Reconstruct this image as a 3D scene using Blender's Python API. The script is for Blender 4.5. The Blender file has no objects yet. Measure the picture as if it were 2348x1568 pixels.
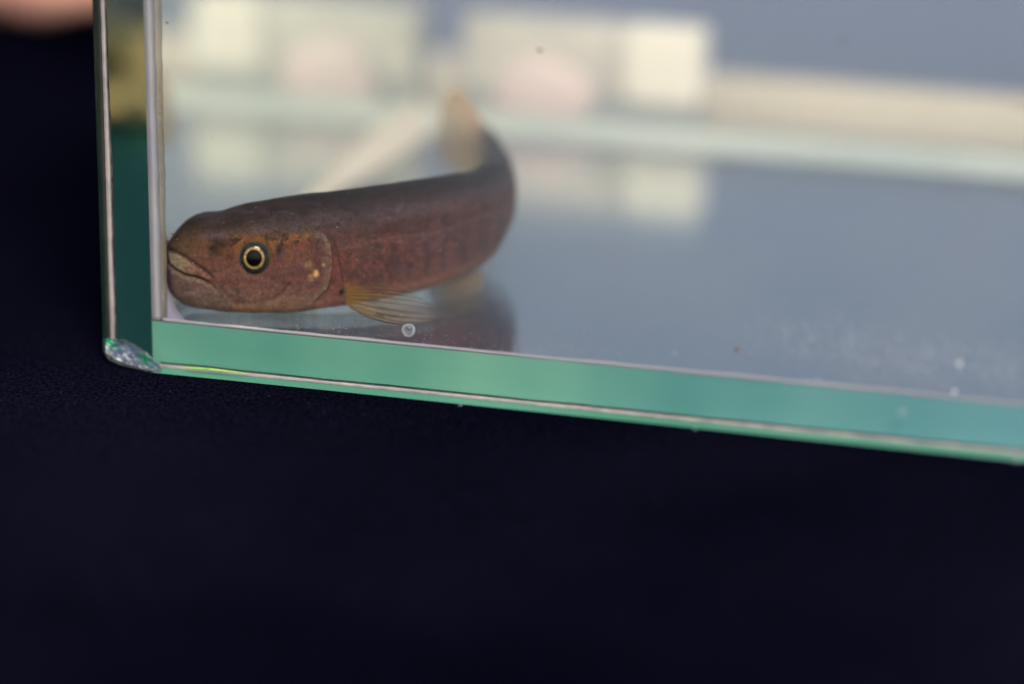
import bpy, bmesh, math, random
import numpy as np
from mathutils import Vector, Matrix

random.seed(7)
rng = np.random.default_rng(7)
SC = bpy.context.scene
COL = SC.collection
MM = 0.001

# ------------------------------------------------------------------ camera, sky, sun, exposure
F_PX, PITCH, YAW = 9883.0, 0.31106, 0.30878
W, H = 2347.0, 1568.0                      # working picture units (width of the frame = 2347)
CAM = np.array([219.8, -525.5, 179.4])     # millimetres
Fv = np.array([-math.sin(YAW)*math.cos(PITCH), math.cos(YAW)*math.cos(PITCH), -math.sin(PITCH)])
Rv = np.array([math.cos(YAW), math.sin(YAW), 0.0])
Uv = np.cross(Rv, Fv)

cam_data = bpy.data.cameras.new('camera')
cam = bpy.data.objects.new('camera', cam_data)
COL.objects.link(cam)
SC.camera = cam
M = Matrix((( Rv[0], Uv[0], -Fv[0], CAM[0]*MM), (Rv[1], Uv[1], -Fv[1], CAM[1]*MM), (Rv[2], Uv[2], -Fv[2], CAM[2]*MM), (0, 0, 0, 1)))
cam.matrix_world = M
cam_data.sensor_width = 36.0
cam_data.lens = 36.0*F_PX/W
cam_data.clip_start = 0.01
cam_data.clip_end = 50.0
cam_data.dof.use_dof = True
cam_data.dof.aperture_fstop = 4.9
cam_data.dof.aperture_blades = 9


def proj(P):
    P = np.asarray(P, float)
    d = P-CAM
    z = d@Fv
    return np.stack([W/2+F_PX*(d@Rv)/z, H/2-F_PX*(d@Uv)/z], -1)


def unproj(u, v, Y):
    """world point (mm) on the plane y=Y seen at (u,v)"""
    d = Fv+Rv*(u-W/2)/F_PX+Uv*(H/2-v)/F_PX
    t = (Y-CAM[1])/d[1]
    return CAM+d*t


def unproj_z(u, v, Z):
    d = Fv+Rv*(u-W/2)/F_PX+Uv*(H/2-v)/F_PX
    return CAM+d*((Z-CAM[2])/d[2])


def pxmm(P):
    return F_PX/((np.asarray(P)-CAM)@Fv)


cam_data.dof.focus_distance = float((unproj(583, 591, 3.5)-CAM)@Fv-3.5)*MM

SUN_EL, SUN_AZ = math.radians(39), math.radians(154)     # azimuth measured from +Y clockwise
world = bpy.data.worlds.new("World")
SC.world = world
world.use_nodes = True
wn = world.node_tree.nodes
wl = world.node_tree.links
sky = wn.new('ShaderNodeTexSky')
sky.sky_type = 'NISHITA'
sky.sun_disc = False
sky.sun_elevation = SUN_EL
sky.sun_rotation = SUN_AZ
sky.dust_density = 3.0
wl.new(sky.outputs[0], wn['Background'].inputs[0])
wn['Background'].inputs[1].default_value = 0.085

sun_d = bpy.data.lights.new('sun', 'SUN')
sun_d.energy = 3.0
sun_d.angle = math.radians(18)
sun_d.color = (1.0, 0.93, 0.82)
sun = bpy.data.objects.new('sun', sun_d)
COL.objects.link(sun)
sd = Vector((math.sin(SUN_AZ)*math.cos(SUN_EL), math.cos(SUN_AZ)*math.cos(SUN_EL), math.sin(SUN_EL)))
sun.rotation_euler = sd.to_track_quat('Z', 'Y').to_euler()

SC.view_settings.view_transform = 'Standard'
SC.view_settings.look = 'None'
SC.view_settings.exposure = 0.72
SC.view_settings.gamma = 1.0
SC.view_settings.use_curve_mapping = False
SC.render.engine = 'CYCLES'
cy = SC.cycles
cy.max_bounces = 24
cy.glossy_bounces = 14
cy.diffuse_bounces = 3
cy.transmission_bounces = 12
cy.transparent_max_bounces = 32
cy.use_denoising = True
cy.sample_clamp_indirect = 6.0
cy.caustics_reflective = False
cy.caustics_refractive = False
cy.volume_bounces = 1


# ------------------------------------------------------------------ helpers
def lin(c):
    c = np.asarray(c, float)/255.0
    return np.where(c <= 0.04045, c/12.92, ((c+0.055)/1.055)**2.4)


def rgba(c):
    l = lin(c)
    return (float(l[0]), float(l[1]), float(l[2]), 1.0)


def mat(name):
    m = bpy.data.materials.new(name)
    m.use_nodes = True
    nt = m.node_tree
    for n in list(nt.nodes):
        nt.nodes.remove(n)
    out = nt.nodes.new('ShaderNodeOutputMaterial')
    return m, nt, out


def N(nt, t, **kw):
    n = nt.nodes.new(t)
    for k, v in kw.items():
        if k in n.inputs:
            n.inputs[k].default_value = v
        else:
            setattr(n, k, v)
    return n


def noise_color(nt, c1, c2, scale, detail=3.0, lo=0.35, hi=0.65, vec=None):
    tc = N(nt, 'ShaderNodeTexCoord')
    src = tc.outputs['Object']
    if vec is not None:
        mp = N(nt, 'ShaderNodeMapping')
        mp.inputs['Scale'].default_value = vec
        nt.links.new(src, mp.inputs[0])
        src = mp.outputs[0]
    no = N(nt, 'ShaderNodeTexNoise', Scale=scale, Detail=detail)
    nt.links.new(src, no.inputs['Vector'])
    cr = N(nt, 'ShaderNodeValToRGB')
    cr.color_ramp.elements[0].position = lo
    cr.color_ramp.elements[1].position = hi
    cr.color_ramp.elements[0].color = rgba(c1)
    cr.color_ramp.elements[1].color = rgba(c2)
    nt.links.new(no.outputs['Fac'], cr.inputs[0])
    return cr.outputs['Color'], no.outputs['Fac'], src


def plain(name, c1, c2, scale, rough=0.6, spec=0.3, bump=0.0, bscale=None, **kw):
    m, nt, out = mat(name)
    col, fac, src = noise_color(nt, c1, c2, scale, **kw)
    b = N(nt, 'ShaderNodeBsdfPrincipled')
    b.inputs['Roughness'].default_value = rough
    b.inputs['Specular IOR Level'].default_value = spec
    nt.links.new(col, b.inputs['Base Color'])
    if bump:
        n2 = N(nt, 'ShaderNodeTexNoise', Scale=bscale or scale*4, Detail=4.0)
        nt.links.new(src, n2.inputs['Vector'])
        bp = N(nt, 'ShaderNodeBump', Strength=1.0, Distance=bump)
        nt.links.new(n2.outputs['Fac'], bp.inputs['Height'])
        nt.links.new(bp.outputs[0], b.inputs['Normal'])
    nt.links.new(b.outputs[0], out.inputs[0])
    return m


def link_mesh(name, verts, faces, mats, parent=None, smooth=False, fmat=None):
    me = bpy.data.meshes.new(name)
    me.from_pydata([tuple(float(c)*MM for c in v) for v in verts], [], [tuple(int(i) for i in f) for f in faces])
    for m in (mats if isinstance(mats, (list, tuple)) else [mats]):
        me.materials.append(m)
    if fmat is not None:
        me.polygons.foreach_set('material_index', np.array(fmat, dtype=np.int32))
    if smooth:
        me.polygons.foreach_set('use_smooth', np.ones(len(me.polygons), dtype=bool))
    me.update()
    o = bpy.data.objects.new(name, me)
    COL.objects.link(o)
    if parent is not None:
        o.parent = parent
        o.matrix_parent_inverse = Matrix.Identity(4)
        loc = parent.get('_org')
        if loc is not None:
            o.location = (-loc[0]*MM, -loc[1]*MM, -loc[2]*MM)
    return o


def empty(name, loc):
    o = bpy.data.objects.new(name, None)
    o.empty_display_size = 0.01
    o.location = tuple(float(c)*MM for c in loc)
    o['_org'] = [float(c) for c in loc]
    COL.objects.link(o)
    return o


def tag(o, label=None, cat=None, group=None, kind=None):
    if label: o['label'] = label
    if cat: o['category'] = cat
    if group: o['group'] = group
    if kind: o['kind'] = kind
    return o


def box_vf(x0, x1, y0, y1, z0, z1):
    v = [(x0, y0, z0), (x1, y0, z0), (x1, y1, z0), (x0, y1, z0), (x0, y0, z1), (x1, y0, z1), (x1, y1, z1), (x0, y1, z1)]
    # order: bottom, top, front(-y), right(+x), back(+y), left(-x)
    f = [(0, 3, 2, 1), (4, 5, 6, 7), (0, 1, 5, 4), (1, 2, 6, 5), (2, 3, 7, 6), (3, 0, 4, 7)]
    return v, f


def box(name, b, mats, parent=None, fmat=None):
    v, f = box_vf(*b)
    return link_mesh(name, v, f, mats, parent, fmat=fmat)


def rbox(name, b, mt, parent=None, bev=1.0, seg=3):
    o = box(name, b, mt, parent)
    bm = bmesh.new(); bm.from_mesh(o.data)
    bmesh.ops.bevel(bm, geom=list(bm.edges), offset=bev*MM, segments=seg, affect='EDGES', profile=0.5)
    bm.to_mesh(o.data); bm.free()
    o.data.polygons.foreach_set('use_smooth', np.ones(len(o.data.polygons), dtype=bool))
    return o


def vnoise(x, y, seed=0):
    """smooth value noise on arrays"""
    xi = np.floor(x).astype(np.int64); yi = np.floor(y).astype(np.int64)
    fx = x-xi; fy = y-yi
    fx = fx*fx*(3-2*fx); fy = fy*fy*(3-2*fy)

    def h(a, b):
        n = (a*374761393+b*668265263+seed*982451653) & 0x7fffffff
        n = ((n ^ (n >> 13))*1274126177) & 0x7fffffff
        return ((n ^ (n >> 16)) & 0xffff)/65535.0
    return (h(xi, yi)*(1-fx)+h(xi+1, yi)*fx)*(1-fy)+(h(xi, yi+1)*(1-fx)+h(xi+1, yi+1)*fx)*fy


def fbm(x, y, seed=0, o=3):
    s = 0; a = 0.5; t = 0
    for k in range(o):
        s = s+a*vnoise(x*2**k, y*2**k, seed+k*17); t += a; a *= 0.55
    return s/t


def sstep(a, b, x):
    t = np.clip((x-a)/(b-a), 0, 1)
    return t*t*(3-2*t)


def seg_dist(U, V, pts):
    """unsigned distance to polyline, plus signed side"""
    best = np.full(U.shape, 1e9); side = np.zeros(U.shape); par = np.zeros(U.shape)
    n = len(pts)-1
    for i in range(n):
        ax, ay = pts[i]; bx, by = pts[i+1]
        dx, dy = bx-ax, by-ay
        L2 = dx*dx+dy*dy
        t = np.clip(((U-ax)*dx+(V-ay)*dy)/L2, 0, 1)
        d = np.hypot(U-ax-t*dx, V-ay-t*dy)
        c = np.sign((U-ax)*dy-(V-ay)*dx)
        m = d < best
        best = np.where(m, d, best); side = np.where(m, c, side); par = np.where(m, (i+t)/n, par)
    return best, side, par


def inside(U, V, poly):
    r = np.zeros(U.shape, bool)
    n = len(poly)
    for i in range(n):
        x1, y1 = poly[i]; x2, y2 = poly[(i+1) % n]
        if y1 == y2: continue
        c = ((y1 > V) != (y2 > V)) & (U < (x2-x1)*(V-y1)/(y2-y1)+x1)
        r ^= c
    return r


def soft_poly(U, V, poly, w):
    d, _, _ = seg_dist(U, V, list(poly)+[poly[0]])
    s = np.where(inside(U, V, poly), d, -d)
    return sstep(-w, w, s)


def Z1(p):      # head close-up coordinates -> working picture units
    return (343.8+p[0]*.1973, 435.5+p[1]*.1973)


# ------------------------------------------------------------------ materials of glass and setting
def glass_sheet(name, tint, refl=0.04, haze=0.0, hazec=(150, 160, 175), rough=0.0):
    m, nt, out = mat(name)
    tr = N(nt, 'ShaderNodeBsdfTransparent'); tr.inputs[0].default_value = rgba(tint)
    gl = N(nt, 'ShaderNodeBsdfGlossy', Roughness=rough); gl.inputs[0].default_value = (.9, .95, .95, 1)
    df = N(nt, 'ShaderNodeBsdfDiffuse'); df.inputs[0].default_value = rgba(hazec)
    lw = N(nt, 'ShaderNodeFresnel', IOR=1.25)
    mx = N(nt, 'ShaderNodeMixShader'); mx2 = N(nt, 'ShaderNodeMixShader')
    mx2.inputs[0].default_value = haze
    nt.links.new(tr.outputs[0], mx2.inputs[1]); nt.links.new(df.outputs[0], mx2.inputs[2])
    mul = N(nt, 'ShaderNodeMath', operation='MULTIPLY'); mul.inputs[1].default_value = refl/0.04
    nt.links.new(lw.outputs[0], mul.inputs[0])
    nt.links.new(mul.outputs[0], mx.inputs[0])
    nt.links.new(mx2.outputs[0], mx.inputs[1]); nt.links.new(gl.outputs[0], mx.inputs[2])
    nt.links.new(mx.outputs[0], out.inputs[0])
    return m


def mirror_mat(name, c, mixd, dcol1, dcol2, scale=40, rough=0.0, haze_outside=False):
    """water-to-glass boundary seen past the critical angle: mostly mirror, a little haze mixed in as diffuse colour"""
    m, nt, out = mat(name)
    col, fac, src = noise_color(nt, dcol1, dcol2, scale, lo=.42, hi=.58)
    gl = N(nt, 'ShaderNodeBsdfGlossy', Roughness=rough); gl.inputs[0].default_value = rgba(c)
    df = N(nt, 'ShaderNodeBsdfDiffuse'); nt.links.new(col, df.inputs[0])
    mx = N(nt, 'ShaderNodeMixShader'); mx.inputs[0].default_value = mixd
    if haze_outside:      # the haze colour is mixed in on the wet side only
        ge = N(nt, 'ShaderNodeNewGeometry')
        mt = N(nt, 'ShaderNodeMath', operation='MULTIPLY_ADD'); mt.inputs[1].default_value = -mixd; mt.inputs[2].default_value = mixd
        nt.links.new(ge.outputs['Backfacing'], mt.inputs[0]); nt.links.new(mt.outputs[0], mx.inputs[0])
    nt.links.new(gl.outputs[0], mx.inputs[1]); nt.links.new(df.outputs[0], mx.inputs[2])
    nt.links.new(mx.outputs[0], out.inputs[0])
    return m


M_clear = glass_sheet('clear_glass', (255, 255, 255), 0.02, 0.0)
M_back = glass_sheet('back_glass', (255, 255, 253), 0.02, 0.05, (118, 132, 158))
M_floor = mirror_mat('floor_glass', (246, 248, 244), 0.20, (46, 74, 120), (100, 98, 128), 34, 0.015)
M_side = mirror_mat('side_glass', (252, 252, 246), 0.14, (224, 228, 204), (242, 238, 212), 30, haze_outside=True)
M_guide = mirror_mat('glass_inner_face', (254, 255, 253), 0.0, (40, 90, 80), (40, 90, 80))
def green_mat(name, c1, c2, cb):
    m, nt, out = mat(name)
    col, fac, src = noise_color(nt, c1, c2, 30, detail=2.5, lo=.35, hi=.65, vec=(1, 1, .4))
    sx = N(nt, 'ShaderNodeSeparateXYZ'); nt.links.new(src, sx.inputs[0])
    mr = N(nt, 'ShaderNodeMapRange'); mr.inputs['From Min'].default_value = .045; mr.inputs['From Max'].default_value = .15
    nt.links.new(sx.outputs['X'], mr.inputs['Value'])
    mc_ = N(nt, 'ShaderNodeMix', data_type='RGBA')
    nt.links.new(mr.outputs[0], mc_.inputs[0]); nt.links.new(col, mc_.inputs[6]); mc_.inputs[7].default_value = rgba(cb)  # bluer toward the right: shift from the light put into the colour
    n2 = N(nt, 'ShaderNodeTexNoise', Scale=900.0, Detail=3.0)
    mp = N(nt, 'ShaderNodeMapping'); mp.inputs['Scale'].default_value = (.06, 1, 1)
    nt.links.new(src, mp.inputs[0]); nt.links.new(mp.outputs[0], n2.inputs['Vector'])
    bp = N(nt, 'ShaderNodeBump', Strength=1.0, Distance=0.0001); nt.links.new(n2.outputs['Fac'], bp.inputs['Height'])
    b = N(nt, 'ShaderNodeBsdfPrincipled', Roughness=0.28); b.inputs['Specular IOR Level'].default_value = .4
    nt.links.new(mc_.outputs[2], b.inputs['Base Color']); nt.links.new(bp.outputs[0], b.inputs['Normal'])
    nt.links.new(b.outputs[0], out.inputs[0])
    return m


M_green = green_mat('green_glass_edge', (62, 116, 106), (94, 142, 124), (82, 126, 144))
M_green_low = plain('green_glass_arris', (68, 132, 108), (86, 146, 126), 30, rough=0.4, spec=0.3, detail=2.0)
M_teal = plain('teal_glass_edge', (14, 58, 58), (26, 76, 70), 40, rough=0.3, spec=0.3)
M_darkteal = plain('dark_teal_glass_edge', (3, 20, 20), (8, 36, 33), 60, rough=0.25, spec=0.4)
M_tunnelbase = mirror_mat('teal_inner_face', (96, 172, 180), 0.0, (20, 60, 60), (20, 60, 60), rough=.15)
M_seal = plain('silicone_grey', (134, 132, 136), (162, 154, 154), 300, rough=0.5, spec=0.4, bump=0.0001, bscale=900)
M_sealtan = plain('silicone_back', (150, 152, 152), (174, 168, 158), 18, rough=0.6, spec=0.2)
M_sealpale = plain('silicone_floor', (156, 170, 166), (174, 184, 178), 30, rough=0.5, spec=0.2)


def edge_tint(name, col, alpha):
    m, nt, out = mat(name)
    tr = N(nt, 'ShaderNodeBsdfTransparent'); tr.inputs[0].default_value = rgba(col)
    gl = N(nt, 'ShaderNodeBsdfGlossy', Roughness=0.05); gl.inputs[0].default_value = (.9, .95, .95, 1)
    mx = N(nt, 'ShaderNodeMixShader'); mx.inputs[0].default_value = alpha
    nt.links.new(tr.outputs[0], mx.inputs[1]); nt.links.new(gl.outputs[0], mx.inputs[2])
    nt.links.new(mx.outputs[0], out.inputs[0])
    return m


M_edgein = edge_tint('polished_edge', (252, 246, 228), 0.02)

# ------------------------------------------------------------------ the setting
TZ = -6.45          # top of the cloth


def cloth():
    xs = np.linspace(-420, 760, 170); ys = np.concatenate([np.linspace(-700, -60, 60), np.linspace(-55, 15, 60), np.linspace(20, 620, 60)])
    X, Y = np.meshgrid(xs, ys, indexing='xy')
    Zz = 5.0*(fbm(X/130+9, Y/130, 3)-.5)+2.0*(fbm(X/45, Y/60+4, 8)-.5)
    # flat where the tank stands
    near = np.maximum(np.maximum(-12-X, X-420), np.maximum(-8-Y, Y-330))
    k = sstep(4, 90, near)
    Zz = TZ+np.where(Zz > 0, Zz*0.7, Zz)*k-1.2*k
    v = np.stack([X, Y, Zz], -1).reshape(-1, 3)
    nx = len(xs)
    f = [(j*nx+i, j*nx+i+1, (j+1)*nx+i+1, (j+1)*nx+i) for j in range(len(ys)-1) for i in range(nx-1)]
    m, nt, out = mat('navy_cloth')
    col, fac, src = noise_color(nt, (2, 2, 10), (12, 12, 24), 9, detail=5.0)
    b = N(nt, 'ShaderNodeBsdfPrincipled'); b.inputs['Roughness'].default_value = 0.95
    b.inputs['Specular IOR Level'].default_value = 0.0
    b.inputs['Sheen Weight'].default_value = 0.0
    b.inputs['Sheen Tint'].default_value = (.6, .55, .8, 1)
    nf = N(nt, 'ShaderNodeTexNoise', Scale=2300.0, Detail=2.0); nt.links.new(src, nf.inputs['Vector'])
    rf = N(nt, 'ShaderNodeMapRange'); rf.inputs['From Min'].default_value = .35; rf.inputs['From Max'].default_value = .7
    rf.inputs['To Min'].default_value = .2; rf.inputs['To Max'].default_value = 2.4
    nt.links.new(nf.outputs['Fac'], rf.inputs['Value'])
    vm = N(nt, 'ShaderNodeVectorMath', operation='SCALE'); nt.links.new(col, vm.inputs[0]); nt.links.new(rf.outputs[0], vm.inputs['Scale'])
    nt.links.new(vm.outputs[0], b.inputs['Base Color'])
    n2 = N(nt, 'ShaderNodeTexNoise', Scale=1600.0, Detail=3.0)
    nt.links.new(src, n2.inputs['Vector'])
    bp = N(nt, 'ShaderNodeBump', Strength=1.0, Distance=0.0006)
    nt.links.new(n2.outputs['Fac'], bp.inputs['Height'])
    nt.links.new(bp.outputs[0], b.inputs['Normal'])
    nt.links.new(b.outputs[0], out.inputs[0])
    o = link_mesh('tablecloth', v, f, m, smooth=True)
    tag(o, 'dark navy cloth spread under and in front of the glass tank', 'tablecloth', kind='structure')


cloth()


def added_backdrop():
    # added slate blue sheet, coloured as the milky veil; lies flat, then sweeps up
    prof = [(119.5, TZ+.7), (134, TZ+.7)]
    prof += [(y, TZ+.7) for y in (180, 240, 300)]
    for a in np.linspace(5, 90, 14):
        prof.append((300+70*math.sin(math.radians(a)), TZ+.7+70*(1-math.cos(math.radians(a)))))
    prof += [(370, 150), (370, 330)]
    xs = np.linspace(0, 1, 60)
    v = []
    for (y, z) in prof:
        for q in xs:
            xl = -40-.33*(y-134)
            x = xl+(640-xl)*q
            v.append((x, y+3*math.sin(x/37)*min(1, max(0, (z+6)/40)), z))
    n = len(xs)
    f = [(j*n+i, j*n+i+1, (j+1)*n+i+1, (j+1)*n+i) for j in range(len(prof)-1) for i in range(n-1)]
    m = plain('slate_sheet', (64, 76, 106), (82, 92, 118), 9, rough=0.9, spec=0.1)
    o = link_mesh('added_backdrop', v, f, m, smooth=True)
    tag(o, 'slate blue sheet added behind the tank for the veiled tone, out of focus', 'added_backdrop', kind='structure')


added_backdrop()

# ------------------------------------------------------------------ the tank
TX1, TD, TH = 300.0, 114.0, 95.0
T_F, T_S, T_B = 3.3, 6.0, 6.3
FLOOR_M = 1.0
tank = empty('glass_tank', (-6, 0, -6.3))
tag(tank, 'rectangular glass tank with green edges and a chipped corner, holding the fish', 'fish tank')

# front pane: slab with its lower left corner chipped away
fx0 = -T_S
pf = [(fx0, -3.9), (fx0+.7, -5.1), (fx0+2.6, -5.75), (fx0+6.3, -6.22), (fx0+7.4, -T_B), (TX1, -T_B), (TX1, TH), (fx0, TH)]
vs = [(x, -T_F, z) for x, z in pf]+[(x, -0.02, z) for x, z in pf]
n = len(pf)
fs = [tuple(range(n)), tuple(range(2*n-1, n-1, -1))]
fm = [0, 0]
for i in range(n):
    j = (i+1) % n
    fs.append((j, i, i+n, j+n))
    fm.append({4: 1, 7: 2}.get(i, 0) if i in (4, 7) else 0)
link_mesh('front_pane', vs, fs, [M_clear, M_green_low, M_darkteal], tank, fmat=fm)

# left pane: light runs inside it between its two faces like a mirror tunnel
v, f = box_vf(-T_S, -0.01, 0.02, TD+6, -T_B, TH)
# the inner (+x) face is the water boundary: mirror seen from the tank
link_mesh('side_pane', v, f, [M_guide, M_tunnelbase, M_edgein, M_side], tank, fmat=[1, 2, 2, 3, 2, 0])
# bottom pane
v, f = box_vf(0, TX1, 0.06, TD, -T_B, 0)
K_ = len(v)
v += [(0, .3, -FLOOR_M), (TX1, .3, -FLOOR_M), (TX1, TD-.1, -FLOOR_M), (0, TD-.1, -FLOOR_M)]
f += [(K_, K_+1, K_+2, K_+3)]
# clear upper face; the reflecting lower boundary sits at its apparent depth
link_mesh('bottom_pane', v, f, [M_floor, M_green, M_darkteal, M_clear], tank, fmat=[2, 3, 1, 2, 2, 2, 0])
# back pane
v, f = box_vf(0, TX1, TD+.05, TD+6, -T_B, TH)
link_mesh('back_pane', v, f, [M_back, M_darkteal, M_clear], tank, fmat=[1, 2, 0, 2, 2, 2])
v, f = box_vf(TX1+.05, TX1+6, 0.02, TD+6, -T_B, TH)
link_mesh('side_pane', v, f, [M_clear, M_green], tank, fmat=[1, 1, 1, 0, 1, 0])


def strip(name, a, b, r0, r1, mt, seed, parent=tank, wob=0.12, nseg=160, fillet=None):
    """thin uneven bead (sealant, or a painted streak of light) from a to b; cross-section vectors r0, r1 (quarter-round fillet)"""
    a = np.array(a, float); b = np.array(b, float); r0 = np.array(r0, float); r1 = np.array(r1, float)
    v = []; K = 6
    for i in range(nseg+1):
        t = i/nseg
        c = a+(b-a)*t
        L = np.linalg.norm(b-a)
        w = 1+wob*2*(fbm(np.array([t*L/6.0]), np.array([seed*3.1]), seed, 3)[0]-.5)
        if fillet: w *= fillet(t)
        v.append(c)
        for k in range(K):
            s = k/(K-1)
            # concave fillet between end of r0 and end of r1
            p = r0*(1-s)**1.6+r1*s**1.6
            v.append(c+p*w)
    m_ = K+1
    f = []
    for i in range(nseg):
        for k in range(m_):
            k2 = (k+1) % m_
            f.append((i*m_+k, i*m_+k2, (i+1)*m_+k2, (i+1)*m_+k))
    return link_mesh(name, v, f, mt, parent, smooth=True)


def milky(name, c1, c2, alpha, scale=60):
    m, nt, out = mat(name)
    col, fac, src = noise_color(nt, c1, c2, scale)
    df = N(nt, 'ShaderNodeBsdfPrincipled', Roughness=0.16)
    nt.links.new(col, df.inputs['Base Color'])
    tl = N(nt, 'ShaderNodeBsdfTranslucent'); nt.links.new(col, tl.inputs[0])
    ad = N(nt, 'ShaderNodeMixShader'); ad.inputs[0].default_value = .4
    tr = N(nt, 'ShaderNodeBsdfTransparent')
    mx = N(nt, 'ShaderNodeMixShader'); mx.inputs[0].default_value = alpha
    nt.links.new(df.outputs[0], ad.inputs[1]); nt.links.new(tl.outputs[0], ad.inputs[2])
    nt.links.new(tr.outputs[0], mx.inputs[1]); nt.links.new(ad.outputs[0], mx.inputs[2])
    nt.links.new(mx.outputs[0], out.inputs[0])
    return m


M_bead = milky('clear_silicone', (178, 178, 192), (194, 194, 200), 0.66)
# upright bead in the near left corner, bead along the near floor joint
strip('silicone_seal', (0.02, .5, 0.1), (0.02, .5, TH), (2.75, 0, 0), (0, 2.6, 0), milky('cloudy_silicone', (160, 152, 138), (184, 176, 158), .5), 5, wob=.14, fillet=lambda t: .78+.22*t)
strip('silicone_seal', (0.02, .1, 0.1), (0.02, .1, TH), (1.55, 0, 0), (0, .3, 0), M_bead, 6, wob=.12)
strip('silicone_seal', (0.1, .1, 0.03), (TX1, .1, 0.03), (0, 0, .55), (0, 1.6, 0), M_bead, 9, wob=.25, nseg=400)
# back joint and far side joint
strip('silicone_seal', (0.1, TD-.1, 0.04), (TX1, TD-.1, 0.04), (0, 0, 2.3), (0, -6.5, 0), M_sealpale, 12, wob=.05, nseg=120)
strip('silicone_seal', (0.1, 52, 0.04), (0.1, TD, 0.04), (3.2, 0, 0), (0, 0, 2.6), milky('cream_silicone', (244, 238, 222), (250, 244, 230), .9), 15, wob=.1, nseg=60, fillet=lambda t: .5+1.1*sstep(.1, .8, np.array(t)))
strip('silicone_seal', (0.03, .7, 0.1), (0.03, .7, 10.0), (3.9, 0, 0), (0, 2.0, 0), milky('lavender_smear', (176, 166, 196), (196, 186, 206), .5), 26, wob=.3, nseg=60, fillet=lambda t: .75*(1-t)**1.6+.3)
# dry grey seams seen through the front pane
strip('glass_seam_or_glint', (fx0+7.2, -.9, -T_B+.06), (TX1, -.9, -T_B+.06), (0, 1.0, 0), (0, 0.85, .5), M_seal, 21, wob=.12, nseg=300)
strip('glass_seam_or_glint', (fx0+.02, -.6, -4.4), (fx0+.02, -.6, TH), (0, .58, 0), (.75, .5, 0), M_seal, 23, wob=.25, nseg=120)

strip('glass_seam_or_glint', unproj(515, 746.5, .2), unproj(632, 757.5, .2), (0, 0, .16), (0, -.12, .05), plain('painted_glint', (255, 226, 208), (255, 240, 226), 900, rough=.3, spec=.5), 31, wob=.9, nseg=60, fillet=lambda t: float(math.sin(math.pi*t)**.5))  # pale bead: sunlight glint on the joint put into the colour
strip('glass_seam_or_glint', unproj(418, 843.5, -2.6), unproj(572, 857, -2.6), (0, 0, .26), (0, -.12, .1), plain('painted_light_streak', (104, 160, 78), (150, 186, 84), 900, rough=.3, spec=.5), 33, wob=.9, nseg=80, fillet=lambda t: float((math.sin(math.pi*t**.6))**.7))  # yellow-green bead: streak of light along the bottom edge painted as colour

# conchoidal chip
def chip():
    o1 = [(241, 776), (262, 777), (286, 778), (308, 789), (335, 806), (364, 836)]     # upper rim (picture units)
    o2 = [(243, 808), (262, 822), (288, 833), (312, 841), (338, 848), (372, 851)]     # lower rim
    nu, nv = 60, 26
    v = []; cols = []
    for i in range(nu+1):
        s = i/nu*5; k = min(4, int(s)); q = s-k
        A = np.array(o1[k])*(1-q)+np.array(o1[k+1])*q
        B = np.array(o2[k])*(1-q)+np.array(o2[k+1])*q
        for j in range(nv+1):
            t = j/nv
            u_, v_ = A*(1-t)+B*t
            rip = math.sin((t*9+s*2.1+2*vnoise(np.array([s*2.0]), np.array([t*4.0]), 4)[0]))*.10
            scoop = math.sin(math.pi*t)*math.sin(math.pi*min(1, max(0, i/nu)))
            Y = -T_F+.15+(1-t)*1.1+scoop*.6+rip+.25*(fbm(np.array([s*3.0]), np.array([t*5.0]), 3)[0]-.5)
            v.append(unproj(u_, v_, Y))
            n1 = fbm(np.array([s*1.6+t*1.5]), np.array([t*5.0-s*.8]), 31, 3)[0]
            n2 = fbm(np.array([s*2.4+t*2]), np.array([t*8.0-s*2.]), 41, 2)[0]
            c = np.array([70, 88, 112.])
            c = c*(1-sstep(.5, .62, n1))+np.array([96, 112, 128.])*sstep(.5, .62, n1)
            w = sstep(.56, .66, n2)*sstep(.35, .8, t); c = c*(1-w)+np.array([160, 152, 162.])*w
            g = sstep(.38, .05, s/5)*sstep(.75, .2, t)*(.4+.6*sstep(.4, .55, n2)); c = c*(1-g)+np.array([10, 165, 105.])*g
            g = math.exp(-((s/5-.78)/.1)**2-((t-.45)/.25)**2); c = c*(1-g)+np.array([30, 120, 80.])*g
            w = sstep(.22, .0, t)*sstep(.1, .3, s/5); c = c*(1-w)+(np.array([90, 110, 105.])*(.5+n2*.9))*w
            w = sstep(.1, .03, s/5)*sstep(.25, .6, t); c = c*(1-w)+np.array([150, 165, 165.])*w
            cols.append(lin(np.clip(c, 0, 255))*.62)
    m_ = nv+1
    f = [(i*m_+j, i*m_+j+1, (i+1)*m_+j+1, (i+1)*m_+j) for i in range(nu) for j in range(nv)]
    o = link_mesh('chipped_corner', v, f, vcol_mat('broken_glass', rough=.2, spec=.35, bump=0.0002, bscale=1500), tank, smooth=True)
    set_col(o, np.array(cols))
    o['label'] = 'rough chipped lower corner of the glass'


def set_col(o, rgb, alpha=None):
    me = o.data
    a = me.color_attributes.new('Col', 'FLOAT_COLOR', 'POINT')
    n_ = len(me.vertices)
    arr = np.ones((n_, 4), dtype=np.float32)
    arr[:, :3] = rgb
    a.data.foreach_set('color', arr.ravel())
    if alpha is not None:
        b = me.attributes.new('dens', 'FLOAT', 'POINT')
        b.data.foreach_set('value', np.asarray(alpha, dtype=np.float32))


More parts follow.
